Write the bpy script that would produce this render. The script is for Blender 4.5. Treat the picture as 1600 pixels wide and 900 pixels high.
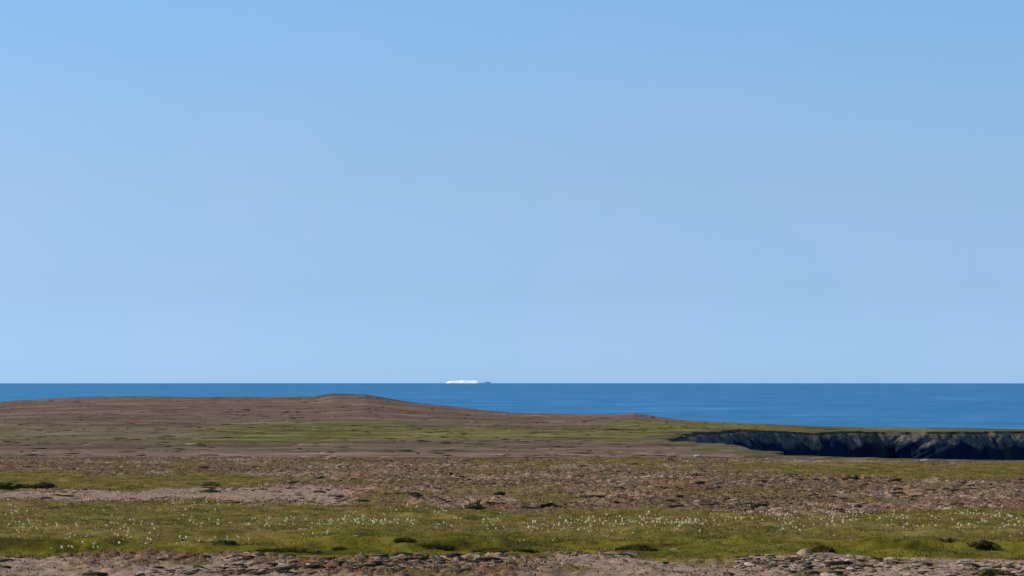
import bpy, bmesh, math, random
import numpy as np
from mathutils import Vector

random.seed(7); rng = np.random.default_rng(11)
for o in list(bpy.data.objects): bpy.data.objects.remove(o, do_unlink=True)
scene = bpy.context.scene
COL = scene.collection
R = math.radians

# ------------------------------------------------------------------ camera, sky, sun, exposure
EYE = 34.0            # metres above the sea
F = 4500.0            # focal length in pixels of a 1600 px wide picture
HZ = 584.0            # picture row that is level with the eye (the sea horizon lies a little lower)
cam = bpy.data.cameras.new('camera'); camo = bpy.data.objects.new('camera', cam); COL.objects.link(camo)
camo.location = (0, 0, EYE); camo.rotation_euler = (R(90) + math.atan((HZ-450)/F), 0, 0)
cam.sensor_width = 36; cam.lens = 36*F/1600; cam.clip_start = 0.5; cam.clip_end = 90000
scene.camera = camo

SUN_EL, SUN_AZ = 38.0, -80.0      # azimuth from +Y, clockwise
world = bpy.data.worlds.new('World'); scene.world = world; world.use_nodes = True
wn, wl = world.node_tree.nodes, world.node_tree.links
wn.clear()
sky = wn.new('ShaderNodeTexSky'); sky.sky_type = 'NISHITA'; sky.sun_disc = False
sky.sun_elevation = R(SUN_EL); sky.sun_rotation = R(SUN_AZ % 360)
sky.altitude = 30; sky.air_density = 0.8; sky.dust_density = 0.15; sky.ozone_density = 3.0
bg = wn.new('ShaderNodeBackground'); bg.inputs[1].default_value = 0.105
tint = wn.new('ShaderNodeMix'); tint.data_type = 'RGBA'; tint.blend_type = 'MULTIPLY'
tint.inputs[0].default_value = 1
# clear arctic air: keeps the low sky blue instead of Nishita's yellow horizon (a function of elevation only)
tcw = wn.new('ShaderNodeTexCoord'); sep = wn.new('ShaderNodeSeparateXYZ'); mr = wn.new('ShaderNodeMapRange')
mr.inputs[1].default_value = 0; mr.inputs[2].default_value = .3
cr = wn.new('ShaderNodeValToRGB'); cr.color_ramp.interpolation = 'B_SPLINE' if False else 'LINEAR'
TS = [(.0015,(.541,.848,1.574)),(.0286,(.590,.777,1.239)),(.0638,(.764,.873,1.117)),(.095,(.855,.988,1.176)),(.128,(.90,1.10,1.26)),(.28,(.95,1.1,1.25))]
el = cr.color_ramp.elements
while len(el) < len(TS): el.new(.5)
for k_, (z_, c_) in enumerate(TS): el[k_].position = z_/.3; el[k_].color = (*[v_*1.045 for v_ in c_], 1)
wl.new(tcw.outputs['Generated'], sep.inputs[0]); wl.new(sep.outputs[2], mr.inputs[0]); wl.new(mr.outputs[0], cr.inputs[0]); 
nz = wn.new('ShaderNodeTexNoise'); nz.inputs['Scale'].default_value = 14; nz.inputs['Detail'].default_value = 3
nr = wn.new('ShaderNodeValToRGB'); nr.color_ramp.elements[0].position = .38; nr.color_ramp.elements[1].position = .62
nr.color_ramp.elements[0].color = (.985,1.005,1.0,1); nr.color_ramp.elements[1].color = (1.03,1.0,1.005,1)
mm = wn.new('ShaderNodeMix'); mm.data_type = 'RGBA'; mm.blend_type = 'MULTIPLY'; mm.inputs[0].default_value = 1
wl.new(tcw.outputs['Generated'], nz.inputs['Vector']); wl.new(nz.outputs[0], nr.inputs[0])
wl.new(cr.outputs[0], mm.inputs[6]); wl.new(nr.outputs[0], mm.inputs[7]); wl.new(mm.outputs[2], tint.inputs[7])
wo = wn.new('ShaderNodeOutputWorld')
wl.new(sky.outputs[0], tint.inputs[6]); wl.new(tint.outputs[2], bg.inputs[0]); wl.new(bg.outputs[0], wo.inputs[0])

sl = bpy.data.lights.new('sun', 'SUN'); sl.energy = 4.0; sl.angle = R(0.5); sl.color = (1.0, 0.92, 0.80)
so = bpy.data.objects.new('sun', sl); COL.objects.link(so)
sd = Vector((math.sin(R(SUN_AZ))*math.cos(R(SUN_EL)), math.cos(R(SUN_AZ))*math.cos(R(SUN_EL)), math.sin(R(SUN_EL))))
so.rotation_euler = sd.to_track_quat('Z', 'Y').to_euler(); so.location = (0, 0, 60)
scene.view_settings.view_transform = 'Standard'; scene.view_settings.look = 'None'
scene.view_settings.gamma = 1; scene.view_settings.exposure = 0.0
scene.view_settings.use_curve_mapping = False

# ------------------------------------------------------------------ helpers
def tag(o, label=None, cat=None, group=None, kind=None):
    if label: o['label'] = label
    if cat: o['category'] = cat
    if group: o['group'] = group
    if kind: o['kind'] = kind
    return o

def np_mesh(name, verts, faces, mat, smooth=True, attrs=None, nper=4):
    me = bpy.data.meshes.new(name)
    verts = np.ascontiguousarray(verts, np.float32); faces = np.ascontiguousarray(faces, np.int32)
    n, m = len(verts), len(faces)
    me.vertices.add(n); me.vertices.foreach_set('co', verts.ravel())
    me.loops.add(m*nper); me.loops.foreach_set('vertex_index', faces.ravel())
    me.polygons.add(m)
    me.polygons.foreach_set('loop_start', np.arange(m, dtype=np.int32)*nper)
    me.polygons.foreach_set('loop_total', np.full(m, nper, np.int32))
    if smooth: me.polygons.foreach_set('use_smooth', np.ones(m, bool))
    me.update(calc_edges=True)
    for k, a in (attrs or {}).items():
        at = me.attributes.new(k, 'FLOAT', 'POINT'); at.data.foreach_set('value', np.ascontiguousarray(a, np.float32))
    if mat: me.materials.append(mat)
    return me

def link(name, me, parent=None, loc=None):
    o = bpy.data.objects.new(name, me); COL.objects.link(o)
    if parent: o.parent = parent
    if loc is not None: o.location = loc
    return o

TAB = np.random.default_rng(3).random((512, 512)).astype(np.float32)
def vnoise(x, y, seed=0):
    x = np.asarray(x, float) + seed*37.17; y = np.asarray(y, float) + seed*91.73
    xi = np.floor(x).astype(int); yi = np.floor(y).astype(int)
    fx = x-xi; fy = y-yi
    fx = fx*fx*fx*(fx*(fx*6-15)+10); fy = fy*fy*fy*(fy*(fy*6-15)+10)
    a = TAB[xi & 511, yi & 511]; b = TAB[(xi+1) & 511, yi & 511]
    c = TAB[xi & 511, (yi+1) & 511]; d = TAB[(xi+1) & 511, (yi+1) & 511]
    return (a*(1-fx)+b*fx)*(1-fy) + (c*(1-fx)+d*fx)*fy
def fbm(x, y, oct=4, seed=0):
    s = 0; a = 1; t = 0
    for k in range(oct):
        c, n_ = math.cos(.6*k), math.sin(.6*k)
        s = s + a*vnoise((x*c-y*n_)*2**k, (x*n_+y*c)*2**k, seed+k); t += a; a *= .5
    return s/t
def ss(a, b, x):
    t = np.clip((np.asarray(x, float)-a)/(b-a), 0, 1); return t*t*(3-2*t)

# ------------------------------------------------------------------ terrain heights
# skyline of the land: (bearing, row) ; distance of the far shore
SKY = np.array([(-1500,632),(-400,630),(0,627),(60,624),(100,621),(200,619),(300,620),(400,620),(490,619),(520,615),(570,616),(600,621),(640,628),
    (700,634),(760,641),(800,644),(870,646),(960,647),(990,645),(1030,651),(1070,656),(1160,660.5),(1220,663),(1300,666.3),(1400,667.5),
    (1500,668.5),(1600,669.5),(2600,673)], float)
SHORE = np.array([(-1500,900),(500,900),(850,775),(1250,650),(1700,655),(3500,720)], float)
# drop below the eye, left/middle and right variants, shared near part
NEARY = [(-60,1.8),(0,1.65),(6,1.72),(25,2.6),(43,3.02),(60,3.1),(80,3.25),(118,3.52),(135,4.02),(150,4.75),(200,6.4),(250,7.3),(300,8.25),(400,9.5),(500,10.0),(565,10.2),(640,10.3)]
NY = np.array(NEARY)
def smooth_interp(x, xp, fp):
    # pchip-like via dense table smoothing
    g = np.linspace(xp[0], xp[-1], 4001); v = np.interp(g, xp, fp)
    return g, v
_g = np.linspace(-60, 640, 2801); _v = np.interp(_g, NY[:,0], NY[:,1])
_k = np.hanning(41); _k /= _k.sum(); _vp = np.pad(_v, 20, mode='edge'); _v = np.convolve(_vp, _k, 'valid')
def base_drop(x, y):
    yy = np.maximum(y, 30.0); s = 800 + F*x/yy
    d = np.interp(y, _g, _v)
    # crest dips a little to the right
    d = d + .11*ss(1250, 1650, s)*ss(70, 115, y)*(1-ss(150, 240, y)) + .06*ss(1100,1250,s)*ss(70,115,y)*(1-ss(150,240,y))
    yc = np.interp(s, SHORE[:,0], SHORE[:,1]); rc = np.interp(s, SKY[:,0], SKY[:,1])
    dc = (rc-HZ)/F*yc
    # right: headland beyond the cove lies a little lower
    w = ss(1080, 1260, s)
    d = d + w*ss(420, 560, y)*.62
    t = ss(0, 1, (y-520)/(yc-520)); t = np.where(y > yc, 1, t)
    d = d*(1-t) + dc*t
    return d, s, yc

# cove outline (bearing, distance): near rim, head of the cove, far wall
COVE = [(3600,190),(2600,200),(1900,215),(1500,235),(1300,252),(1215,272),(1175,325),(1135,358),(1085,382),(1042,402),(1026,416),
        (1034,436),(1052,452),(1072,468),(1086,488),(1120,500),(1150,520),(1195,530),(1240,548),(1300,556),(1380,566),(1450,562),(1530,571),(1600,574),(1700,580),(2000,585),(2600,640),(3600,690)]
cp = np.array([((s-800)/F*y, y) for s, y in COVE])
# resample finely
def resample(p, step):
    seg = np.linalg.norm(np.diff(p, axis=0), axis=1); L = np.r_[0, np.cumsum(seg)]
    # smooth with a light catmull
    t = np.arange(0, L[-1], step)
    q = np.c_[np.interp(t, L, p[:,0]), np.interp(t, L, p[:,1])]
    k = np.hanning(int(9/step)|1); k /= k.sum(); n = len(k)//2
    q = np.c_[np.convolve(np.pad(q[:,0], n, 'edge'), k, 'valid'), np.convolve(np.pad(q[:,1], n, 'edge'), k, 'valid')]
    return q
outl = resample(cp, .5)
def cove_sd(x, y):
    """signed distance, positive inside the cove (coarse, only near it)"""
    x = np.asarray(x, float); y = np.asarray(y, float)
    sd = np.full(x.shape, -50.0)
    m = (y > 150) & (y < 720) & (x > 5)
    if not m.any(): return sd
    P = np.c_[x[m], y[m]]
    ol = outl[::3]; res = np.empty(len(P)); 
    A = ol[:-1]; B = ol[1:]
    for i in range(0, len(P), 20000):
        p = P[i:i+20000]
        d2 = (p[:,None,0]-ol[None,:,0])**2 + (p[:,None,1]-ol[None,:,1])**2
        dist = np.sqrt(d2.min(1))
        yy = p[:,1][:,None]; xx = p[:,0][:,None]
        cr = ((A[None,:,1] > yy) != (B[None,:,1] > yy)) & (xx < (B[:,0]-A[:,0])[None]*(yy-A[None,:,1])/(B[None,:,1]-A[None,:,1]+1e-12)+A[None,:,0])
        # the outline is open towards +x: a ray to +x crosses once outside on the left
        inside = (cr.sum(1) % 2) == 0
        ymax = np.interp(p[:,0], ol[::-1][:,0][:1].repeat(1), [720]) if False else None
        # points above the far end or below the near end are outside
        inside &= (p[:,1] > ol[0,1]) & (p[:,1] < ol[-1,1])
        res[i:i+20000] = np.where(inside, dist, -dist)
    sd[m] = res
    return sd

# ground cover, painted by where it lies (bearing s, nominal row r)
def P(pts, s):
    a = np.array(pts, float); return np.interp(s, a[:,0], a[:,1])
def covers(x, y, s, r):
    lw = (fbm(x*.35, y*.16, 4, 5)-.5)
    wob = lw*22*np.clip(60/np.maximum(y, 1), 0, 1)
    rr = r + wob
    def band(top, bot, e=3):
        t = P(top, s); b = P(bot, s); return ss(t-e, t+e, rr)*(1-ss(b-e, b+e, rr))
    near = y < 150
    H = band([(0,779),(200,781),(500,788),(700,795),(1000,797),(1200,800),(1600,794)],
             [(0,868),(100,862),(300,864),(500,872),(700,869),(900,866),(1200,869),(1600,875)])
    E1 = band([(0,738),(300,740),(480,748)], [(0,764),(250,766),(350,760),(480,749)], 2.5)*(1-ss(360,500,s))
    E2 = band([(1000,730),(1250,728),(1600,727)], [(1000,735),(1250,745),(1600,748)], 2)*ss(1050,1330,s)
    E3 = band([(300,722),(600,715),(900,718),(1200,722)], [(300,733),(600,724),(900,728),(1200,730)], 2)*ss(.45,.6,fbm(x*.12,y*.05,3,9))*.9
    green = np.where(near, np.clip(H+E1+E2+E3*.8, 0, 1), 0)
    patch = ss(.52,.66,fbm(x*.5,y*.22,4,21))*.55
    green = np.where(near, np.clip(green+patch*(1-H)*(1-E1), 0, 1), green)
    # far green
    wf = (fbm(x*.02, y*.012, 4, 6)-.5)*14; rf = r+wf
    Bd = ss(656, 666, rf)*(1-ss(686,696,rf))*(.45+.55*ss(250,480,s))
    Bd = np.maximum(Bd, ss(652,660,rf)*(1-ss(690,700,rf))*ss(880,1020,s))
    Bd = np.where(s > 1080, np.maximum(Bd*.8, ss(697,703,r)*(1-ss(707,710,r))*.7), Bd)
    green = np.where(near, green, np.clip(Bd*(.75+.5*fbm(x*.05,y*.03,3,8)), 0, 1))
    Fg = band([(0,768),(200,766),(300,761),(520,764),(560,772)], [(0,776),(200,779),(300,782),(520,786),(560,776)], 2)*(1-ss(520,600,s))
    Ig = ss(866,872,rr)*(.62+.3*ss(1150,1350,s)+.3*(1-ss(250,420,s)))
    rim = ss(715,717,r)*(1-ss(722,726,r))*ss(1180,1260,s)
    grav = np.where(near, np.clip(Fg+Ig*ss(.30,.52,fbm(x*.8,y*.35,3,31))+rim*.8, 0, 1), 0)
    lush = np.where(near, H*ss(836,848,rr), 0)     # moister, greener foot of the sward
    return green, grav, lush, H*near

# small ledges and mounds in the sward (bearing, row, width m, height m)
MOUNDS = []
def row_to_y(s, row):
    ys = np.linspace(38, 125, 1200); d, _, _ = base_drop((s-800)/F*ys, ys)
    rows = HZ + F*d/ys; return float(np.interp(-row, -rows, ys))

def ground_z(x, y, want=False, micro=True):
    x = np.asarray(x, float); y = np.asarray(y, float)
    d, s, yc = base_drop(x, y)
    r = HZ + F*d/np.maximum(y, 30)
    gr, gv, lush, H = covers(x, y, s, r)
    z = EYE - d
    nearw = (1-ss(118, 150, y))
    if micro:
        rough = np.clip(1-gr*.75-gv*.55, .12, 1)
        calm = 1-ss(0,1,np.clip(gv,0,1))*.7
        z = z + nearw*(fbm(x*.22, y*.14, 3, 40)-.5)*.16*calm
        z = z + nearw*(fbm(x*.9, y*.7, 3, 41)-.5)*.16*rough
        c = fbm(x*3.3, y*2.6, 3, 42); z = z + nearw*(np.abs(c-.5)*2)**.8*.13*rough
        c = fbm(x*8, y*6, 2, 43); z = z + nearw*(c-.5)*.045*rough
        z = z + nearw*gr*((fbm(x*2.2, y*1.6, 3, 44)-.5)*.08+(fbm(x*.5, y*.5, 3, 45)-.5)*.14)
        # turf ledge along the foot of the sward
        wy = (fbm(x*.3, x*0+3, 3, 50)-.5)*16
        led = ss(850, 846, r+wy)*.0
        z = z + nearw*(.13*(1-ss(854, 857, r+wy))*ss(838, 852, r+wy)*ss(.38, .52, fbm(x*.3, y*.03, 2, 51))+.07*(1-ss(839, 842, r+wy*1.6+3))*ss(826,838,r+wy*1.6+3)*ss(.45, .55, fbm(x*.3, y*.02+9, 2, 52)))
        # far relief
        far = ss(200, 280, y)
        z = z + far*((fbm(x*.012, y*.035, 3, 60)-.5)*.9 + (fbm(x*.03, y*.11, 4, 61)-.5)*.62 + (fbm(x*.3, y*.4, 3, 63)-.5)*.30)*(1-ss(-45,0,y-yc)*.8)
    # the far shore falls to the sea
    over = y-yc + (fbm(x*.05, y*0, 3, 62)-.5)*6*0
    z = np.where(over > 0, z-np.minimum(over*1.1, 60), z)
    z = np.maximum(z, -8)
    if want: return z, s, r, gr, gv, lush, H
    return z

# ------------------------------------------------------------------ materials
def mat(name):
    m = bpy.data.materials.new(name); m.use_nodes = True
    nt = m.node_tree; nt.nodes.clear()
    out = nt.nodes.new('ShaderNodeOutputMaterial'); p = nt.nodes.new('ShaderNodeBsdfPrincipled')
    nt.links.new(p.outputs[0], out.inputs[0]); p.inputs['Roughness'].default_value = .9
    p.inputs['Specular IOR Level'].default_value = .03
    return m, nt, p
class NB:
    def __init__(s, nt): s.nt = nt; s.N = nt.nodes; s.L = nt.links
    def coords(s, scale=(1,1,1)):
        if not hasattr(s, 'tc'): s.tc = s.N.new('ShaderNodeNewGeometry')
        mp = s.N.new('ShaderNodeVectorMath'); mp.operation = 'MULTIPLY'; mp.inputs[1].default_value = scale
        s.L.new(s.tc.outputs['Position'], mp.inputs[0]); return mp.outputs[0]
    def noise(s, scale, vec=(1,1,1), detail=4, rough=.55, dist=0):
        n = s.N.new('ShaderNodeTexNoise'); n.inputs['Scale'].default_value = scale
        n.inputs['Detail'].default_value = detail; n.inputs['Roughness'].default_value = rough
        n.inputs['Distortion'].default_value = dist
        s.L.new(s.coords(vec), n.inputs['Vector']); return n.outputs[0]
    def ramp(s, fac, stops):
        r = s.N.new('ShaderNodeValToRGB'); e = r.color_ramp.elements
        while len(e) < len(stops): e.new(.5)
        for k, (p, c) in enumerate(stops):
            e[k].position = p; c = (c, c, c) if isinstance(c, (int, float)) else c; e[k].color = (*c, 1)
        s.L.new(fac, r.inputs[0]); return r.outputs[0]
    def mix(s, fac, a, b, mode='MIX'):
        m = s.N.new('ShaderNodeMix'); m.data_type = 'RGBA'; m.blend_type = mode
        for v, i in ((fac, 0), (a, 6), (b, 7)):
            if isinstance(v, (int, float)): m.inputs[i].default_value = v
            elif isinstance(v, tuple): m.inputs[i].default_value = (*v, 1)
            else: s.L.new(v, m.inputs[i])
        return m.outputs[2]
    def attr(s, name):
        a = s.N.new('ShaderNodeAttribute'); a.attribute_name = name; return a.outputs['Fac']
    def math(s, op, a, b=0, clamp=False):
        m = s.N.new('ShaderNodeMath'); m.operation = op; m.use_clamp = clamp
        for v, i in ((a, 0), (b, 1)):
            if isinstance(v, (int, float)): m.inputs[i].default_value = v
            else: s.L.new(v, m.inputs[i])
        return m.outputs[0]
    def bump(s, h, dist, strength=1):
        b = s.N.new('ShaderNodeBump'); b.inputs['Strength'].default_value = strength; b.inputs['Distance'].default_value = dist
        s.L.new(h, b.inputs['Height']); return b.outputs[0]

# ground
gm, nt, p = mat('tundra'); B = NB(nt)
heath = B.ramp(B.noise(2.6, (1, .8, 1), 6, .65), [(.28, (.070,.036,.016)), (.42, (.175,.098,.053)), (.52, (.285,.172,.102)), (.60, (.40,.265,.17)), (.70, (.56,.42,.29))])
spots = B.noise(11, (1, .7, 1), 3, .6)
heath = B.mix(B.ramp(spots, [(.32, .8), (.45, 0)]), heath, (.035,.024,.014))
heath = B.mix(B.ramp(spots, [(.56, 0), (.66, .85)]), heath, (.55,.44,.29))
heath = B.mix(B.ramp(B.noise(4.2, (1, .6, 1), 4, .7), [(.53, 0), (.64, .8)]), heath, (.44,.32,.20))
heath = B.mix(B.ramp(B.noise(.35, (1, .5, 1), 4), [(.45, 0), (.62, .6)]), heath, (.165,.130,.035))
heath = B.mix(B.ramp(B.noise(.5, (1, .45, 1), 4, .6, .4), [(.52, 0), (.64, .55)]), heath, (.26,.125,.065))
heath = B.mix(B.ramp(B.noise(.28, (.45, 1, 1), 5, .65, .3), [(.42, .5), (.58, 0)]), heath, (.105,.052,.026))
heathfar = B.ramp(B.noise(.16, (.42, 1, 1), 8, .72), [(.34, (.045,.031,.017)), (.45, (.135,.092,.055)), (.54, (.195,.126,.083)), (.66, (.33,.225,.155))])
heathfar = B.mix(B.ramp(B.noise(.06, (.3, 1, 1), 6, .7), [(.48, 0), (.60, .6)]), heathfar, (.115,.110,.050))
grass = B.ramp(B.noise(1.6, (1, .6, 1), 6, .65), [(.32, (.060,.055,.008)), (.45, (.130,.110,.018)), (.56, (.195,.150,.032)), (.68, (.30,.22,.075))])
lush = B.ramp(B.noise(1.2, (1, .5, 1), 5, .6), [(.34, (.055,.048,.006)), (.48, (.120,.104,.009)), (.66, (.21,.170,.022))])
grass = B.mix(B.ramp(B.noise(.9, (.7, 1, 1), 6, .7), [(.50, 0), (.60, .75)]), grass, (.200,.125,.045))
grass = B.mix(B.attr('lush'), grass, lush)
heathfar = B.mix(B.ramp(B.noise(.055, (.10, 1, 1), 6, .7), [(.49, 0), (.55, .6)]), heathfar, (.095,.058,.044))
heathfar = B.mix(B.ramp(B.noise(.08, (.12, 1, 1), 6, .7), [(.52, 0), (.60, .5)]), heathfar, (.29,.20,.15))
heath = B.mix(B.attr('far'), heath, heathfar)
grassfar = B.ramp(B.noise(.14, (.4, 1, 1), 8, .7), [(.34, (.050,.045,.012)), (.5, (.140,.125,.032)), (.64, (.24,.205,.08))])
grass = B.mix(B.attr('far'), grass, grassfar)
gravel = B.ramp(B.noise(5, (1, .8, 1), 6, .7), [(.30, (.14,.085,.052)), (.44, (.30,.200,.132)), (.58, (.39,.27,.185)), (.72, (.52,.39,.28))])
# soften the borders of the covers with noise
def soft(a, sc, lo=.30, hi=.70):
    v = B.math('ADD', B.attr(a), B.math('MULTIPLY', B.math('SUBTRACT', B.noise(sc, (1, .6, 1), 6, .7), .5), 1.5))
    return B.ramp(v, [(lo, 0), (hi, 1)])
c = B.mix(soft('green', 1.5), heath, grass)
c = B.mix(soft('gravel', 2.2), c, gravel)
c = B.mix(B.math('MULTIPLY', B.attr('purple'), .3), c, (.165,.112,.088))
c = B.mix(B.math('MULTIPLY', B.attr('cap'), .8), c, (.060,.060,.036))
nt.links.new(c, p.inputs['Base Color'])
nt.links.new(B.bump(B.noise(14, (1,1,1), 5, .7), .05, .7), p.inputs['Normal'])

# sea
sea_m, nt, p = mat('sea_water'); B = NB(nt)
w = B.ramp(B.noise(.012, (1, .35, 1), 5, .6, .3), [(.3, (.022,.155,.330)), (.5, (.030,.195,.380)), (.7, (.046,.235,.425))])
w = B.mix(B.ramp(B.noise(.006, (.55, .8, 1), 7, .72), [(.52, 0), (.60, .8)]), w, (.070,.30,.50))
w = B.mix(B.ramp(B.noise(.02, (1, .2, 1), 5, .7), [(.50, 0), (.62, .6)]), w, (.012,.15,.36))
w = B.mix(B.ramp(B.noise(.0007, (.5, 1, 1), 3), [(.35, .45), (.6, 0)]), w, (.022,.17,.36))
nt.links.new(w, p.inputs['Base Color'])
p.inputs['Roughness'].default_value = .45; p.inputs['Specular IOR Level'].default_value = .12
nt.links.new(B.bump(B.noise(.12, (1,1,1), 5, .7), 1.2, .8), p.inputs['Normal'])

# cliff rock
rock_m, nt, p = mat('cliff_rock'); B = NB(nt)
rk = B.ramp(B.noise(.8, (1, 1, .35), 7, .7), [(.34, (.020,.020,.019)), (.44, (.085,.083,.076)), (.55, (.155,.140,.120)), (.68, (.27,.24,.20))])
dark = B.ramp(B.noise(.25, (1, 1, .35), 6, .65), [(.3, (.008,.016,.036)), (.6, (.012,.026,.055)), (.8, (.03,.042,.07))])  # navy shade of the lower face, put into the rock colour
rk = B.mix(B.attr('low'), rk, dark)  # sunlit upper band and shaded lower face painted as two tones
rk = B.mix(B.ramp(B.noise(.3, (1,1,.6), 5, .6), [(.55, 0), (.66, .6)]), rk, (.06,.065,.035))
rk = B.mix(B.attr('turf'), rk, B.ramp(B.noise(.3, (.5,1,1), 7, .7), [(.34, (.06,.055,.025)), (.5, (.135,.112,.05)), (.66, (.24,.185,.11))]))
nt.links.new(rk, p.inputs['Base Color'])
nt.links.new(B.bump(B.noise(1.1, (1,1,.6), 7, .7), .6, .8), p.inputs['Normal'])

# ice
ice_m, nt, p = mat('glacier_ice'); B = NB(nt)
nt.links.new(B.ramp(B.noise(.05, (1,1,3), 4), [(.3, (.90,.93,.95)), (.6, (.95,.96,.96))]), p.inputs['Base Color']); p.inputs['Roughness'].default_value = .6
isl_m, nt, p = mat('islet_rock'); B = NB(nt)
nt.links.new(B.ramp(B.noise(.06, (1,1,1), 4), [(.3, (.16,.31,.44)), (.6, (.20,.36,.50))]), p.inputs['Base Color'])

# stones, two tones
def stone_mat(name, stops):
    m, nt, p = mat(name); B = NB(nt)
    c = B.ramp(B.noise(5, (1,1,1), 6, .7), stops)
    nt.links.new(c, p.inputs['Base Color']); nt.links.new(B.bump(B.noise(30, (1,1,1), 4, .7), .02, .7), p.inputs['Normal']); return m
st_pale = stone_mat('pale_stone', [(.3, (.28,.20,.13)), (.5, (.50,.38,.26)), (.7, (.66,.54,.40))])
st_pink = stone_mat('pinkish_stone', [(.3, (.21,.135,.085)), (.5, (.40,.275,.18)), (.7, (.56,.42,.30))])
st_dark = stone_mat('dark_peat_and_shade', [(.3, (.028,.020,.012)), (.5, (.055,.042,.024)), (.7, (.10,.085,.05))])  # peat tone; in hummock cores it also paints their shaded overhang side
far_brown = stone_mat('brown_heath_cushion', [(.3, (.06,.042,.024)), (.5, (.10,.07,.042)), (.7, (.15,.11,.07))])
moss_m = stone_mat('moss', [(.3, (.045,.045,.008)), (.5, (.095,.085,.018)), (.7, (.16,.135,.04))])
heath_m = stone_mat('dark_heath', [(.3, (.026,.026,.007)), (.5, (.060,.058,.013)), (.7, (.12,.105,.028))])
# blades
blade_m, nt, p = mat('grass_blade'); B = NB(nt)
c = B.ramp(B.attr('tone'), [(0, (.075,.075,.010)), (.45, (.160,.132,.022)), (.8, (.28,.20,.055)), (1, (.42,.34,.16))])
nt.links.new(c, p.inputs['Base Color'])
cot_m, nt, p = mat('cotton_tuft'); B = NB(nt)
cc = B.ramp(B.noise(60, (1,1,1), 3), [(.3, (.82,.76,.48)), (.6, (.92,.88,.66))])
nt.links.new(cc, p.inputs['Base Color'])
tr = nt.nodes.new('ShaderNodeBsdfTranslucent'); nt.links.new(cc, tr.inputs[0]); ms = nt.nodes.new('ShaderNodeMixShader'); ms.inputs[0].default_value = .5
ou = [q for q in nt.nodes if q.type == 'OUTPUT_MATERIAL'][0]
nt.links.new(p.outputs[0], ms.inputs[1]); nt.links.new(tr.outputs[0], ms.inputs[2]); nt.links.new(ms.outputs[0], ou.inputs[0])
stem_m, nt, p = mat('stem'); p.inputs['Base Color'].default_value = (.13,.13,.04,1)

# ------------------------------------------------------------------ sea: a sheet that curves with the earth
def build_sea():
    REARTH = 6.371e6
    rs = np.r_[0.0, np.geomspace(150, 46000, 220)]; na = 360
    ang = np.linspace(0, 2*math.pi, na, endpoint=False)
    rr, aa = np.meshgrid(rs, ang, indexing='ij')
    X = rr*np.sin(aa); Y = rr*np.cos(aa); Z = -rr**2/(2*REARTH)
    v = np.c_[X.ravel(), Y.ravel(), Z.ravel()]
    i, j = np.meshgrid(np.arange(len(rs)-1), np.arange(na), indexing='ij'); j2 = (j+1) % na
    f = np.c_[(i*na+j).ravel(), ((i+1)*na+j).ravel(), ((i+1)*na+j2).ravel(), (i*na+j2).ravel()]
    o = link('sea', np_mesh('sea', v, f, sea_m)); tag(o, 'deep blue open sea with faint wind streaks up to the horizon', 'sea', kind='structure')
build_sea()

# ------------------------------------------------------------------ ground sheet
def build_ground():
    ys = np.r_[np.arange(-60, 30, 2.0), np.arange(30, 41, .3), 41*np.exp(np.arange(0, math.log(128/41), .00105))]
    ys = np.r_[ys, np.arange(128.3, 250, .8), np.arange(250, 1000, 1.15)]
    us = np.r_[np.arange(-1500, -60, 36.0), np.arange(-60, 1660, 2.3), np.arange(1660, 3300, 36.0)]
    U, Y = np.meshgrid((us-800)/F, ys); X = U*np.maximum(Y, 30.0)
    z, s, r, gr, gv, lush, H = ground_z(X, Y, want=True)
    sd = np.full(X.shape, -50.0); m = (Y > 150) & (Y < 720) & (X > 5)
    sd[m] = cove_sd(X[m], Y[m])
    z = np.where(sd > -1.0, np.maximum(z-(sd+1.0)*9, -8), z)
    far = ss(128, 190, Y)
    purple = ss(160, 220, Y)*(1-ss(648, 664, r+(fbm(X*.015, Y*.02, 4, 70)-.5)*16))*.75*(1-ss(1000,1100,s))
    nu = len(us); ny = len(ys)
    i, j = np.meshgrid(np.arange(ny-1), np.arange(nu-1), indexing='ij')
    f = np.c_[(i*nu+j).ravel(), (i*nu+j+1).ravel(), ((i+1)*nu+j+1).ravel(), ((i+1)*nu+j).ravel()]
    me = np_mesh('ground', np.c_[X.ravel(), Y.ravel(), z.ravel()], f, gm,
        attrs=dict(cap=(ss(492, 506, s)*(1-ss(640, 680, s))*ss(-42, -22, Y-np.interp(s, SHORE[:,0], SHORE[:,1]))).ravel(), green=gr.ravel(), gravel=gv.ravel(), lush=lush.ravel(), far=far.ravel(), purple=purple.ravel()))
    o = link('ground', me); tag(o, 'tundra plain of brown heath, gravel and green sward running to the sea', 'ground', kind='structure')
build_ground()

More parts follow.
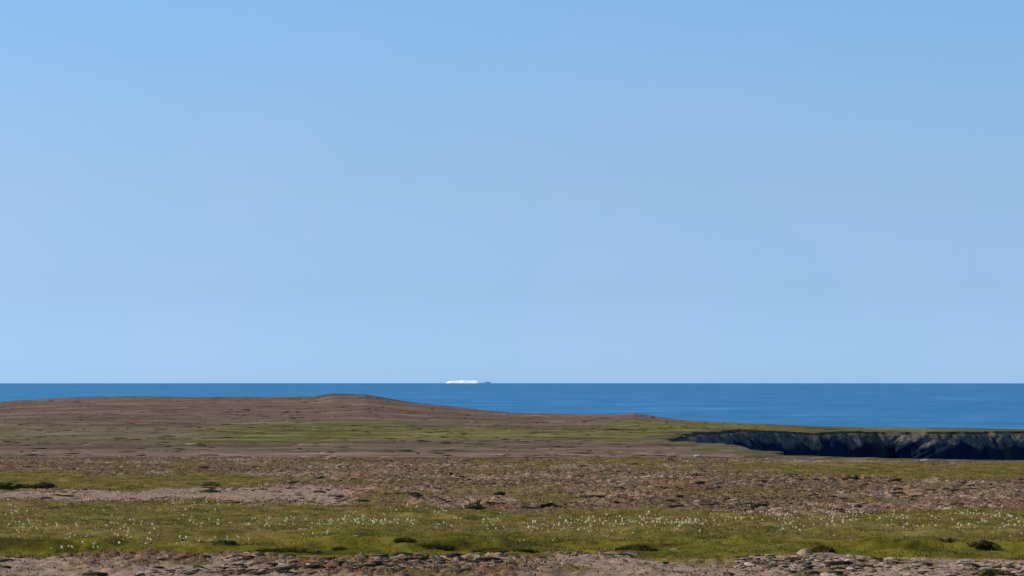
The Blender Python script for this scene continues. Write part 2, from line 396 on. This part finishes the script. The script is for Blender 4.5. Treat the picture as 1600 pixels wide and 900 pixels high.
# ------------------------------------------------------------------ cliff round the cove
def build_cliff():
    ol = resample(cp, .25)
    keep = ol[:,0] < 190; ol = ol[keep]
    tg = np.gradient(ol, axis=0); tg /= np.linalg.norm(tg, axis=1)[:,None]
    # inward normal (towards the water): outline runs near rim -> head -> far wall, water on the right-hand side
    nrm = np.c_[tg[:,1], -tg[:,0]]
    k = np.hanning(41); k /= k.sum()
    nrm = np.c_[np.convolve(np.pad(nrm[:,0], 20, 'edge'), k, 'valid'), np.convolve(np.pad(nrm[:,1], 20, 'edge'), k, 'valid')]
    nrm /= np.linalg.norm(nrm, axis=1)[:,None]
    L = np.r_[0, np.cumsum(np.linalg.norm(np.diff(ol, axis=0), axis=1))]
    prof = [(-5,0),(-3,0),(-1.5,0),(-.5,0),(.2,.02),(.55,.12)]
    n_in = len(prof)
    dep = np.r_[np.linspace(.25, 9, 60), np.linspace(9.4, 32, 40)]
    nv = n_in+len(dep)
    V = np.zeros((len(ol), nv, 3)); low = np.zeros((len(ol), nv)); turf = np.zeros((len(ol), nv))
    edge = (fbm(L*.11, L*0, 4, 80)-.5)*5
    for a in range(nv):
        if a < n_in:
            off = np.full(len(L), prof[a][0]) + (edge if a > 2 else edge*0)
            dz = np.full(len(L), prof[a][1]); turf[:,a] = 1 if a < n_in-1 else .6
            px = ol+nrm*off[:,None]
            z = ground_z(px[:,0], px[:,1]) + (.10 if a > 0 else -.15) - dz
        else:
            d = dep[a-n_in]
            sl = np.where(d < 3.2, .75*d, .75*3.2+.22*(d-3.2)) if d < 3.2 else .75*3.2+.22*(d-3.2)
            skew = L*.16 + d*.22                        # ribs lean
            rib = (np.abs(fbm(skew*1.5, L*0+d*.05, 5, 81)-.5)*2)**.8
            rib2 = fbm(L*.7+d*.3, L*0+d*.8, 5, 82)-.5
            off = edge + .7 - .6*(d < .4) + sl + (1.5*rib + 1.0*rib2 + .5*(fbm(L*2.2+d*.3, L*0+d*.5, 3, 84)-.5))*min(1, d/1.5+.25)
            px = ol+nrm*off[:,None]
            z = ground_z(ol[:,0], ol[:,1]) - d
            shade_top = 2.3 + 2.0*(fbm(L*.25, L*0, 3, 83)-.5)*2  # depth below the lip where the painted shade begins
            low[:,a] = ss(shade_top-.2, shade_top+.7, d)
            turf[:,a] = .25*max(0, 1-d/.6)
        V[:,a,0] = px[:,0]; V[:,a,1] = px[:,1]; V[:,a,2] = z
    n = len(ol); i, j = np.meshgrid(np.arange(n-1), np.arange(nv-1), indexing='ij')
    f = np.c_[(i*nv+j).ravel(), (i*nv+j+1).ravel(), ((i+1)*nv+j+1).ravel(), ((i+1)*nv+j).ravel()]
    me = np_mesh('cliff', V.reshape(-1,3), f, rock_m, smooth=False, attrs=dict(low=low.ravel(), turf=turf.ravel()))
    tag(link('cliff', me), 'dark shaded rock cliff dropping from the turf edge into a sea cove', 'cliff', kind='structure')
build_cliff()

# ------------------------------------------------------------------ iceberg and islet on the horizon
def sea_z(r): return -r*r/(2*6.371e6)
def lump(name, s0, s1, D, prof, depth, m, seed, waterdrop=6):
    """a long low body; prof = (fraction, height m above the visible horizon line)"""
    x0 = (s0-800)/F*D; x1 = (s1-800)/F*D
    hz = EYE - D*math.sqrt(2*EYE/6.371e6)   # height of the horizon sight line at that distance
    nx, ny = 90, 14
    pr = np.array(prof); V = []
    bm = bmesh.new(); g = []
    for i in range(nx+1):
        t = i/nx; h = np.interp(t, pr[:,0], pr[:,1]); row = []
        end = min(1, min(t, 1-t)*7)**.6
        for j in range(ny+1):
            v = j/ny*2-1
            cap = (1-abs(v)**2.2)
            zz = (hz + h - sea_z(D) + waterdrop)*cap*end + (fbm(np.array(t*9.), np.array(v*1.5), 2, seed)-.5)*1.5*cap
            row.append(bm.verts.new((x0+(x1-x0)*t + (fbm(np.array(v*3.+9), np.array(t*9.), 2, seed)-.5)*5, v*depth/2*(.55+.45*end)+(fbm(np.array(t*6.), np.array(v+3.), 2, seed+3)-.5)*depth*.06, float(zz))))
        g.append(row)
    for i in range(nx):
        for j in range(ny): bm.faces.new((g[i][j], g[i+1][j], g[i+1][j+1], g[i][j+1]))
    me = bpy.data.meshes.new(name); bm.to_mesh(me); bm.free(); me.materials.append(m)
    return link(name, me, loc=(0, D, sea_z(D)-waterdrop))
o = lump('iceberg', 695, 754, 21500, [(0,14),(.1,17),(.35,18),(.5,22),(.62,19),(.85,19),(.95,22),(1,14)], 420, ice_m, 90)
tag(o, 'long low white iceberg floating on the sea horizon', 'iceberg')
o = lump('islet', 751, 768, 22500, [(0,2),(.3,8),(.55,14),(.8,9),(1,2)], 120, isl_m, 95)
tag(o, 'small blue grey rocky hump at the right end of the white iceberg', 'islet')

# ------------------------------------------------------------------ stones
def rock_proto(seed, flat=.5, sub=2, jag=.35):
    r_ = random.Random(seed); bm = bmesh.new(); bmesh.ops.create_icosphere(bm, subdivisions=sub, radius=1)
    planes = [(Vector((r_.gauss(0,1), r_.gauss(0,1), r_.gauss(0,.8))).normalized(), r_.uniform(.55,.85)) for _ in range(9)]
    for v in bm.verts:
        c = v.co.copy()
        for n_, d in planes:
            k = c.dot(n_)-d
            if k > 0: c -= n_*k
        h = fbm(np.array(c.x*1.7+seed), np.array(c.y*1.7+c.z*2.1), 3, seed % 50)
        c *= 1+jag*(float(h)-.5)
        c.z *= flat; v.co = c
    return bm
def proto_mesh(name, seed, m, **k):
    bm = rock_proto(seed, **k); me = bpy.data.meshes.new(name); bm.to_mesh(me); bm.free()
    me.materials.append(m)
    for q in me.polygons: q.use_smooth = False
    return me
def on_row(s, row):
    y = row_to_y(s, row); return (s-800)/F*y, y

sp = []      # candidate stones x,y,size
def add_stones(n, r0, r1, s0, s1, a, b, gmax=.5):
    c = 0
    ss_ = rng.uniform(s0, s1, n*3); rr_ = rng.uniform(r0, r1, n*3)
    yt = np.linspace(38, 128, 1500); dt, _, _ = base_drop(yt*0, yt); rt = HZ+F*dt/yt
    yy = np.interp(-rr_, -rt, yt); xx = (ss_-800)/F*yy
    _, s, r, gr, gv, lu, H = ground_z(xx, yy, want=True, micro=False)
    # clumpy
    ok = (gr < gmax) & (fbm(xx*.6, yy*.35, 3, 33) > rng.uniform(.3, .62, len(xx)))
    xx = xx[ok][:n]; yy = yy[ok][:n]
    sz = a*np.exp(rng.normal(0, .45, len(xx))); sz = np.clip(sz, .015, b)
    for q in zip(xx, yy, sz): sp.append(q)
add_stones(900, 868, 903, -40, 1640, .026, .11)
add_stones(700, 868, 900, 1150, 1640, .040, .12)
add_stones(900, 722, 800, -40, 1640, .038, .12)
add_stones(120, 716, 723, 1200, 1640, .05, .12)
add_stones(90, 785, 866, -40, 1640, .035, .08, gmax=2)
sp = np.array(sp); vis = sp[:,2]/sp[:,1]*(.5+.5*rng.random(len(sp))); order = np.argsort(-vis); sp = sp[order]
PR = [proto_mesh('stone', 100+k, [st_pale, st_pink, st_pink][k % 3], flat=random.uniform(.22,.42)) for k in range(9)]
ORD = 'first second third fourth fifth sixth seventh eighth ninth tenth eleventh twelfth thirteenth fourteenth fifteenth sixteenth seventeenth eighteenth nineteenth twentieth'.split()
MARKS = [(30,'the long dark bank'),(110,'the end of the dark bank'),(220,'left end of gravel strip'),(335,'the dry rimmed hummock'),(445,'the long yellow green hummock'),(535,'the small dark hummock'),
         (625,'the dark green dwarf shrub'),(700,'the flat mossy hummock'),(800,'the widest mossy hummock'),(900,'the right hummock end'),(995,'the low dark green hummock'),(1090,'the small white crest boulder'),(1175,'the dark brown peat hummock'),
         (1262,'the black green shrub'),(1345,'the pinkish boulder'),(1420,'the lichen covered boulder'),(1478,'the pale topped hummock'),(1545,'the dark domed hummock'),(1600,'the right edge')]
def mark(s): return min(MARKS, key=lambda m: abs(m[0]-s))[1]
def rank_labels(items, make):
    """items: (object, bearing, key tuple); counted from the left within each key"""
    g = {}
    for o, s, key in items: g.setdefault((mark(s),)+key, []).append((s, o))
    for key, l in g.items():
        l.sort(key=lambda t: t[0])
        for i, (s, o) in enumerate(l): make(o, ORD[min(i, 19)], key)
NI = 200
zz = ground_z(sp[:,0], sp[:,1]); stones = []
for i in range(NI):
    x, y, sz = sp[i]; k = i % 9
    o = link('stone', PR[k], loc=(x, y, float(zz[i])+sz*.12))
    o.scale = (sz*random.uniform(1.0,1.9), sz*random.uniform(.8,1.1), sz*random.uniform(.8,1.1)); o.rotation_euler = (random.uniform(-.2,.2), random.uniform(-.2,.2), random.uniform(0,6.28))
    sb = 800+F*x/y; rw = HZ+F*float(base_drop(np.array(x), np.array(y))[0])/y
    wh = ('bottom rubble, front' if rw > 884 else 'bottom rubble, back') if rw > 864 else 'sward' if rw > 800 else 'brown heath, front' if rw > 765 else 'brown heath, back'
    stones.append((o, sb, ('pale' if k % 3 == 0 else 'brown', wh)))
def mk(o, n, key): tag(o, f'{n} {key[1]} stone from left, {key[2]}, level with {key[0]}', 'stone', 'stones strewn over the '+key[2].split(',')[0])
rank_labels(stones, mk)
def merged(name, pts, protos, m, zsink=.1, asp=(1,1)):
    VV = []; FF = []; off = 0
    pd = []
    for me in protos:
        v = np.empty(len(me.vertices)*3, np.float32); me.vertices.foreach_get('co', v); v = v.reshape(-1,3)
        f = np.empty(len(me.polygons)*3, np.int32); me.polygons.foreach_get('vertices', f); pd.append((v, f.reshape(-1,3)))
    z = ground_z(pts[:,0], pts[:,1])
    for i, (x, y, sz) in enumerate(pts):
        v, f = pd[i % len(pd)]; a = rng.uniform(0, 6.28); c, s = math.cos(a), math.sin(a)
        w = np.c_[(v[:,0]*c-v[:,1]*s)*sz*rng.uniform(1.0,2.2), (v[:,0]*s+v[:,1]*c)*sz, v[:,2]*sz*rng.uniform(.7,1.1)] + (x, y, z[i]+sz*zsink)
        VV.append(w); FF.append(f+off); off += len(v)
    return link(name, np_mesh(name, np.concatenate(VV), np.concatenate(FF), m, smooth=False, nper=3))
lo_pale = [proto_mesh('tmp', 300+k, st_pale, flat=.30, sub=1) for k in range(4)]
rest = sp[NI:]
a_ = merged('pale_rubble', rest[::3], lo_pale, st_pale); tag(a_, 'pale pebbles and rubble strewn over the brown heath', 'rubble', kind='stuff')
b_ = merged('brown_rubble', np.concatenate([rest[1::3], rest[2::3]]), lo_pale, st_pink); tag(b_, 'pinkish brown clods and pebbles strewn over the heath', 'rubble', kind='stuff')

# dark peat clods and dwarf heath between the stones
sp_keep = sp; sp = []
add_stones(900, 868, 903, -40, 1640, .055, .14)
add_stones(1100, 716, 800, -40, 1640, .08, .24)
dk = np.array(sp)
lo_dark = [proto_mesh('tmp', 330+k, st_dark, flat=.38, sub=1) for k in range(4)]
d_ = merged('peat_clods', dk, lo_dark, st_dark, .0); tag(d_, 'dark brown peat clods and dwarf heath between the stones', 'peat', kind='stuff')

# ------------------------------------------------------------------ grass
def blades(name, x, y, h, wd, tone, label, lean=.6):
    n = len(x); z = ground_z(x, y); a = rng.uniform(0, 6.28, n); la = rng.uniform(0, 6.28, n); ln = rng.uniform(.1, lean, n)*h
    dx = np.cos(a)*wd/2; dy = np.sin(a)*wd/2*.4
    tx = np.cos(la)*ln; ty = np.sin(la)*ln
    V = np.zeros((n, 5, 3))
    V[:,0] = np.c_[x-dx, y-dy, z-.01]; V[:,1] = np.c_[x+dx, y+dy, z-.01]
    V[:,2] = np.c_[x+dx*.8+tx*.35, y+dy*.8+ty*.35, z+h*.6]; V[:,3] = np.c_[x-dx*.8+tx*.35, y-dy*.8+ty*.35, z+h*.6]
    V[:,4] = np.c_[x+tx, y+ty, z+h]
    b = (np.arange(n)*5)[:,None]
    f = np.concatenate([b+[0,1,2], b+[0,2,3], b+[3,2,4]])
    me = np_mesh(name, V.reshape(-1,3), f, blade_m, smooth=False, nper=3, attrs=dict(tone=np.repeat(tone, 5)))
    tag(link(name, me), label, 'grass', kind='stuff')
def scatter(n, y0, y1):
    y = np.sqrt(rng.uniform(y0*y0, y1*y1, n)); x = rng.uniform(-840, 840, n)/F*y; return x, y
x, y = scatter(420000, 46, 128)
_, s, r, gr, gv, lu, H = ground_z(x, y, want=True, micro=False)
dens = gr*(.05+1.0*ss(.36,.6,fbm(x*1.3, y*.9, 4, 71)))
k = (rng.random(len(x)) < dens*.55); x = x[k]; y = y[k]; lu = lu[k]
tone = np.clip(-.05+1.2*fbm(x*.6, y*.5, 4, 72)+rng.normal(0,.15,len(x))-.08*lu, 0, 1)
h = rng.uniform(.012, .04, len(x))
blades('grass', x, y, h, rng.uniform(.008,.020,len(x)), tone, 'short olive green grass of the sward')

# dwarf heath between the stones: short brown, rusty and straw coloured sprigs
hb_m, nt, p = mat('heath_sprig'); B = NB(nt)
nt.links.new(B.ramp(B.attr('tone'), [(0, (.055,.030,.014)), (.35, (.18,.098,.055)), (.6, (.30,.185,.115)), (.8, (.42,.29,.185)), (1, (.60,.47,.31))]), p.inputs['Base Color'])
keepm = blade_m; blade_m = hb_m
x, y = scatter(330000, 42, 128)
_, s, r, gr, gv, lu, H = ground_z(x, y, want=True, micro=False)
k = rng.random(len(x)) < (1-gr)*(1-.88*gv)*(.25+.9*ss(.38,.6,fbm(x*1.1, y*.7, 3, 73))); x = x[k]; y = y[k]
tone = np.clip(-.10+.75*fbm(x*1.2, y*.6, 4, 74)+.45*fbm(x*.15, y*.3, 4, 76)+rng.normal(0,.20,len(x)), 0, 1)
blades('dwarf_heath', x, y, rng.uniform(.012, .05, len(x)), rng.uniform(.012,.034,len(x)), tone, 'low reddish brown heath covering the plain between the stones', 1.1)
blade_m = keepm
x, y = scatter(16000, 46, 80)
_, s, r, gr, gv, lu, H = ground_z(x, y, want=True, micro=False)
k = rng.random(len(x)) < gr*ss(.42,.7,fbm(x*.8, y*.5, 3, 75)); x = x[k]; y = y[k]
blades('dry_straw', x, y, rng.uniform(.04, .12, len(x)), rng.uniform(.005,.010,len(x)), np.clip(rng.normal(.8,.2,len(x)),0,1), 'pale dry straw standing in the green sward', .9)

# far plain: low cushions and bare patches, seen as thin streaks
def patches(name, n, m, protos, label, y0, y1, a, b, hscale, seed):
    g = np.random.default_rng(seed); y = g.uniform(y0, y1, n); sbear = g.uniform(-60, 1200, n); x = (sbear-800)/F*y
    ok = (fbm(x*.03, y*.05, 3, seed) > g.uniform(.35, .6, n)) & (cove_sd(x, y) < -8) & (y < np.interp(sbear, SHORE[:,0], SHORE[:,1])-12)
    x = x[ok]; y = y[ok]; sz = g.uniform(a, b, len(x)); z = ground_z(x, y)
    VV = []; FF = []; off = 0
    for i in range(len(x)):
        me = protos[i % len(protos)]
        v = np.empty(len(me.vertices)*3, np.float32); me.vertices.foreach_get('co', v); v = v.reshape(-1,3)
        f = np.empty(len(me.polygons)*3, np.int32); me.polygons.foreach_get('vertices', f)
        VV.append(np.c_[v[:,0]*sz[i]*g.uniform(1,2.6), v[:,1]*sz[i], v[:,2]*hscale*g.uniform(.6,1.4)] + (x[i], y[i], z[i])); FF.append(f.reshape(-1,3)+off); off += len(v)
    tag(link(name, np_mesh(name, np.concatenate(VV), np.concatenate(FF), m, smooth=True, nper=3)), label, 'ground cover', kind='stuff')
patches('far_heath_cushions', 2200, far_brown, lo_dark, 'dark brown heath cushions dotted over the far plain', 255, 890, .15, .75, .26, 201)
patches('far_moss_cushions', 800, moss_m, lo_dark, 'olive moss cushions dotted over the far plain', 255, 760, .2, .8, .22, 202)
patches('far_bare_patches', 1100, st_pink, lo_pale, 'pale bare gravel patches on the far plain', 255, 890, .2, .9, .22, 203)

# ------------------------------------------------------------------ cotton grass: white tufts on thin stems
def tuft_mesh(seed):
    r_ = random.Random(seed); bm = bmesh.new(); bmesh.ops.create_icosphere(bm, subdivisions=2, radius=1)
    for v in bm.verts:
        v.co *= r_.uniform(.72, 1.18); v.co.z *= 1.15
    me = bpy.data.meshes.new('seed_head'); bm.to_mesh(me); bm.free(); me.materials.append(cot_m); return me
TU = [tuft_mesh(k) for k in range(5)]
def stem_mesh():
    bm = bmesh.new(); bmesh.ops.create_cone(bm, segments=5, radius1=.0035, radius2=.002, depth=1, cap_ends=True)
    bmesh.ops.translate(bm, verts=bm.verts, vec=(0,0,.5)); me = bpy.data.meshes.new('stem'); bm.to_mesh(me); bm.free(); me.materials.append(stem_m); return me
SM = stem_mesh()
# density follows the photograph: clusters along the middle of the sward
CL = [(30,812,40,14,16),(60,835,60,10,10),(130,858,60,8,12),(220,846,70,8,16),(180,838,60,10,10),(290,790,40,6,10),(320,820,50,12,8),(310,788,50,5,8),(420,826,60,10,16),(350,850,60,8,8),(500,835,50,8,16),
      (560,826,50,8,30),(620,822,60,12,24),(690,812,50,14,16),(770,825,16,8,10),(830,827,40,6,14),(880,826,50,8,20),(930,822,50,7,16),(985,824,50,8,20),(1030,820,40,12,26),(1075,825,30,6,26),(1130,815,50,12,12),
      (1235,822,36,12,26),(1300,818,36,12,26),(1330,808,40,10,12),(1385,818,40,12,18),(1430,815,40,12,12),(1500,822,50,12,18),(1560,812,40,12,24),(1590,830,30,14,12),(1520,806,40,6,10),(100,795,90,12,14),(240,800,90,14,12),(1180,805,80,10,14)]
fx = []
for cs, cr, ws, wr, n in CL:
    for _ in range(int(n*1.6)):
        fx.append((rng.normal(cs, ws*.5), rng.normal(cr, wr*.75), rng.uniform(.75, 1.25)))
for _ in range(60): fx.append((rng.uniform(0,1600), rng.uniform(788,858), rng.uniform(.5,.9)))
fx = [(s, min(max(r, 786+8*(s > 600)), 862), q) for s, r, q in fx]
fx = sorted(fx, key=lambda t: -t[2]*(t[1]-584))
PX = np.array([on_row(s, r) for s, r, q in fx]); PZ = ground_z(PX[:,0], PX[:,1])
extraV = []; extraF = []; off = 0; flowers = []
for i, (s, r, q) in enumerate(fx):
    x, y = PX[i]; z = float(PZ[i]); h = random.uniform(.06, .13); rad = .0128*q*random.uniform(.6, 1.5)
    if i < 290:
        e = bpy.data.objects.new('cotton_flower', None); COL.objects.link(e); e.location = (x, y, z); e.rotation_euler = (random.uniform(-.25,.25), random.uniform(-.25,.25), 0)
        e.empty_display_size = .05
        st = link('stem', SM, e); st.scale = (1, 1, h)
        hd = link('seed_head', TU[i % 5], e, (0, 0, h+rad*.7)); hd.scale = (rad*random.uniform(.8,1.2), rad, rad*random.uniform(.9,1.5)); hd.rotation_euler = (0, 0, random.uniform(0, 6))
        dp = 'far edge' if r < 800 else 'upper part' if r < 815 else 'middle' if r < 828 else 'lower half' if r < 843 else 'near edge'
        flowers.append((e, s, (dp,)))
    else:
        me = TU[i % 5]; v = np.empty(len(me.vertices)*3, np.float32); me.vertices.foreach_get('co', v); v = v.reshape(-1,3)*rad + (x, y, z+h)
        f = np.empty(len(me.polygons)*3, np.int32); me.polygons.foreach_get('vertices', f); extraV.append(v); extraF.append(f.reshape(-1,3)+off); off += len(v)
def mk(o, n, key): tag(o, f'{n} cotton tuft from left, {key[1]} of sward, by {key[0]}', 'flower', 'white cotton tufts on stems in the sward')
rank_labels(flowers, mk)
if extraV:
    o = link('cotton_flower_field', np_mesh('cotton_flower_field', np.concatenate(extraV), np.concatenate(extraF), cot_m, smooth=False, nper=3))
    tag(o, 'smallest white cotton grass heads scattered over the sward', 'flower', kind='stuff')

# ------------------------------------------------------------------ mounds, hummocks, boulders
def leaf_cover(parent, name, m, L, W, Hh, n, seed, ln=.028):
    """small leafy sprigs over a mound; L,W,Hh half sizes"""
    g = np.random.default_rng(seed); V = []; Fc = []
    th = g.uniform(0, 6.28, n); ph = np.arccos(g.uniform(0, 1, n))
    nx = np.sin(ph)*np.cos(th); ny = np.sin(ph)*np.sin(th); nz = np.cos(ph)
    P0 = np.c_[nx*L, ny*W, nz*Hh]; N = np.c_[nx, ny, nz+.4]; N /= np.linalg.norm(N, axis=1)[:,None]
    N += g.normal(0, .35, N.shape); l = ln*g.uniform(.5, 1.3, n); side = g.normal(0, 1, (n,3)); side /= np.linalg.norm(side, axis=1)[:,None]
    w = l*.22
    A = P0-side*w[:,None]; Bq = P0+side*w[:,None]; C = P0+N*l[:,None]
    V = np.stack([A, Bq, C], 1).reshape(-1,3); f = (np.arange(n)*3)[:,None]+[0,1,2]
    me = np_mesh(name, V, f, m, smooth=False, nper=3); return link(name, me, parent)
def hummock(name, s, row, wpx, hpx, label, cat, core, leaf, seed, depth=.7, nleaf=900, dz=0):
    x, y = on_row(s, row); L = wpx/F*y/2; Hh = hpx/F*y
    z = float(ground_z(np.array([x]), np.array([y]))[0])
    e = bpy.data.objects.new(name, None); COL.objects.link(e); e.location = (x, y, z-.03+dz); e.empty_display_size = .1
    bm = rock_proto(seed, flat=1, sub=5, jag=.9)
    for v in bm.verts:
        v.co *= 1+.75*(float(fbm(np.array(v.co.x*L*9+seed), np.array(v.co.y*L*9+v.co.z*2), 4, seed % 40))-.5)
    for v in bm.verts: v.co = Vector((v.co.x*L, v.co.y*L*depth, max(v.co.z, -.3)*Hh*1.05))
    me = bpy.data.meshes.new('peat_core'); bm.to_mesh(me); bm.free(); me.materials.append(core)
    for q in me.polygons: q.use_smooth = True
    link('peat_core', me, e)
    leaf_cover(e, 'foliage', leaf, L, L*depth, Hh, nleaf, seed)
    tag(e, label, cat); return e
hummock('heath_shrub', 1285, 867, 40, 13, 'black green dwarf shrub beside the pale boulder at the near edge of the sward', 'shrub', heath_m, heath_m, 5, .6, 1200)
hummock('turf_hummock', 1532, 856, 58, 9, 'dark domed hummock in the green sward near the right edge', 'hummock', st_dark, heath_m, 6, .7, 900)
hummock('turf_hummock', 1478, 855, 26, 6, 'small pale topped hummock left of the dark domed one in the sward', 'hummock', st_dark, moss_m, 7, .8, 300)
hummock('heath_shrub', 634, 857, 34, 6, 'dark green dwarf shrub on the low turf step left of centre', 'shrub', heath_m, heath_m, 8, .7, 900)
hummock('turf_hummock', 675, 858, 70, 5, 'long flat dark mossy hummock right of the dwarf shrub on the turf step', 'hummock', moss_m, moss_m, 9, .4, 900)
hummock('turf_hummock', 790, 863, 110, 6, 'widest mossy hummock along the foot of the sward at the photo centre', 'hummock', moss_m, moss_m, 10, .3, 1500)
hummock('turf_hummock', 353, 857, 36, 8, 'dark hummock with dry grass rim low in the sward on the left', 'hummock', moss_m, moss_m, 11, .6, 600)
hummock('turf_hummock', 450, 864, 110, 8, 'long yellow green mossy hummock at the foot of the sward left of centre', 'hummock', moss_m, moss_m, 12, .3, 1500)
hummock('turf_hummock', 532, 860, 30, 7, 'small dark hummock at the right end of the long yellow green one', 'hummock', moss_m, moss_m, 13, .6, 500)
hummock('turf_hummock', 1550, 900, 64, 12, 'yellow green moss cushion on the gravel at the lower right edge', 'hummock', moss_m, moss_m, 14, .7, 1200)
hummock('turf_hummock', 995, 858, 60, 9, 'low dark green hummock right of centre at the foot of the sward', 'hummock', moss_m, moss_m, 15, .4, 800)
hummock('heath_bank', 16, 766, 96, 9, 'long dark mossy bank at the left edge above the gravel strip', 'bank', moss_m, heath_m, 16, .6, 1500)
hummock('heath_bank', 72, 766, 36, 8, 'dark rounded bank end right of the long bank at the left edge', 'bank', st_dark, heath_m, 17, .5, 600)
hummock('heath_bank', 330, 759, 30, 6, 'small dark mossy bank just above the pale gravel strip on the left', 'bank', moss_m, heath_m, 18, .5, 400)
hummock('peat_hummock', 742, 797, 34, 6, 'thin dark peat hummock on the heath edge just behind the sward at the centre', 'hummock', st_dark, moss_m, 19, .6, 500)
hummock('peat_hummock', 865, 797, 40, 6, 'dark peat hummock on the heath edge right of the photo centre', 'hummock', st_dark, heath_m, 20, .5, 500)
hummock('peat_hummock', 1175, 794, 50, 9, 'dark brown peat hummock in the heath right of centre behind the sward', 'hummock', st_dark, moss_m, 21, .5, 700)
def boulder(s, row, wpx, hpx, label, seed, m=st_pale):
    x, y = on_row(s, row); z = float(ground_z(np.array([x]), np.array([y]))[0]); L = wpx/F*y/2; Hh = hpx/F*y
    bm = rock_proto(seed, flat=1, sub=3, jag=.4)
    for v in bm.verts: v.co = Vector((v.co.x*L*1.15, v.co.y*L*.8, v.co.z*Hh*.75))
    me = bpy.data.meshes.new('boulder'); bm.to_mesh(me); bm.free(); me.materials.append(m)
    o = link('boulder', me, loc=(x, y, z+Hh*.3)); tag(o, label, 'boulder'); return o
boulder(1256, 869, 26, 10, 'rounded pale boulder left of the black green dwarf shrub', 401, st_pink)
boulder(1327, 873, 18, 7, 'pinkish boulder on the stone edge right of the dwarf shrub', 402, st_pink)
boulder(1090, 717, 13, 4, 'small white boulder on the far crest left of the cliff', 403)
boulder(1445, 724, 14, 3, 'lichen covered boulder on the rim in front of the shaded cliff', 404, st_pink)
boulder(1476, 854, 8, 6, 'small grey boulder against the pale topped hummock in the sward', 405)
boulder(1592, 886, 16, 9, 'pink boulder at the lower right edge of the rubble', 406, st_pink)
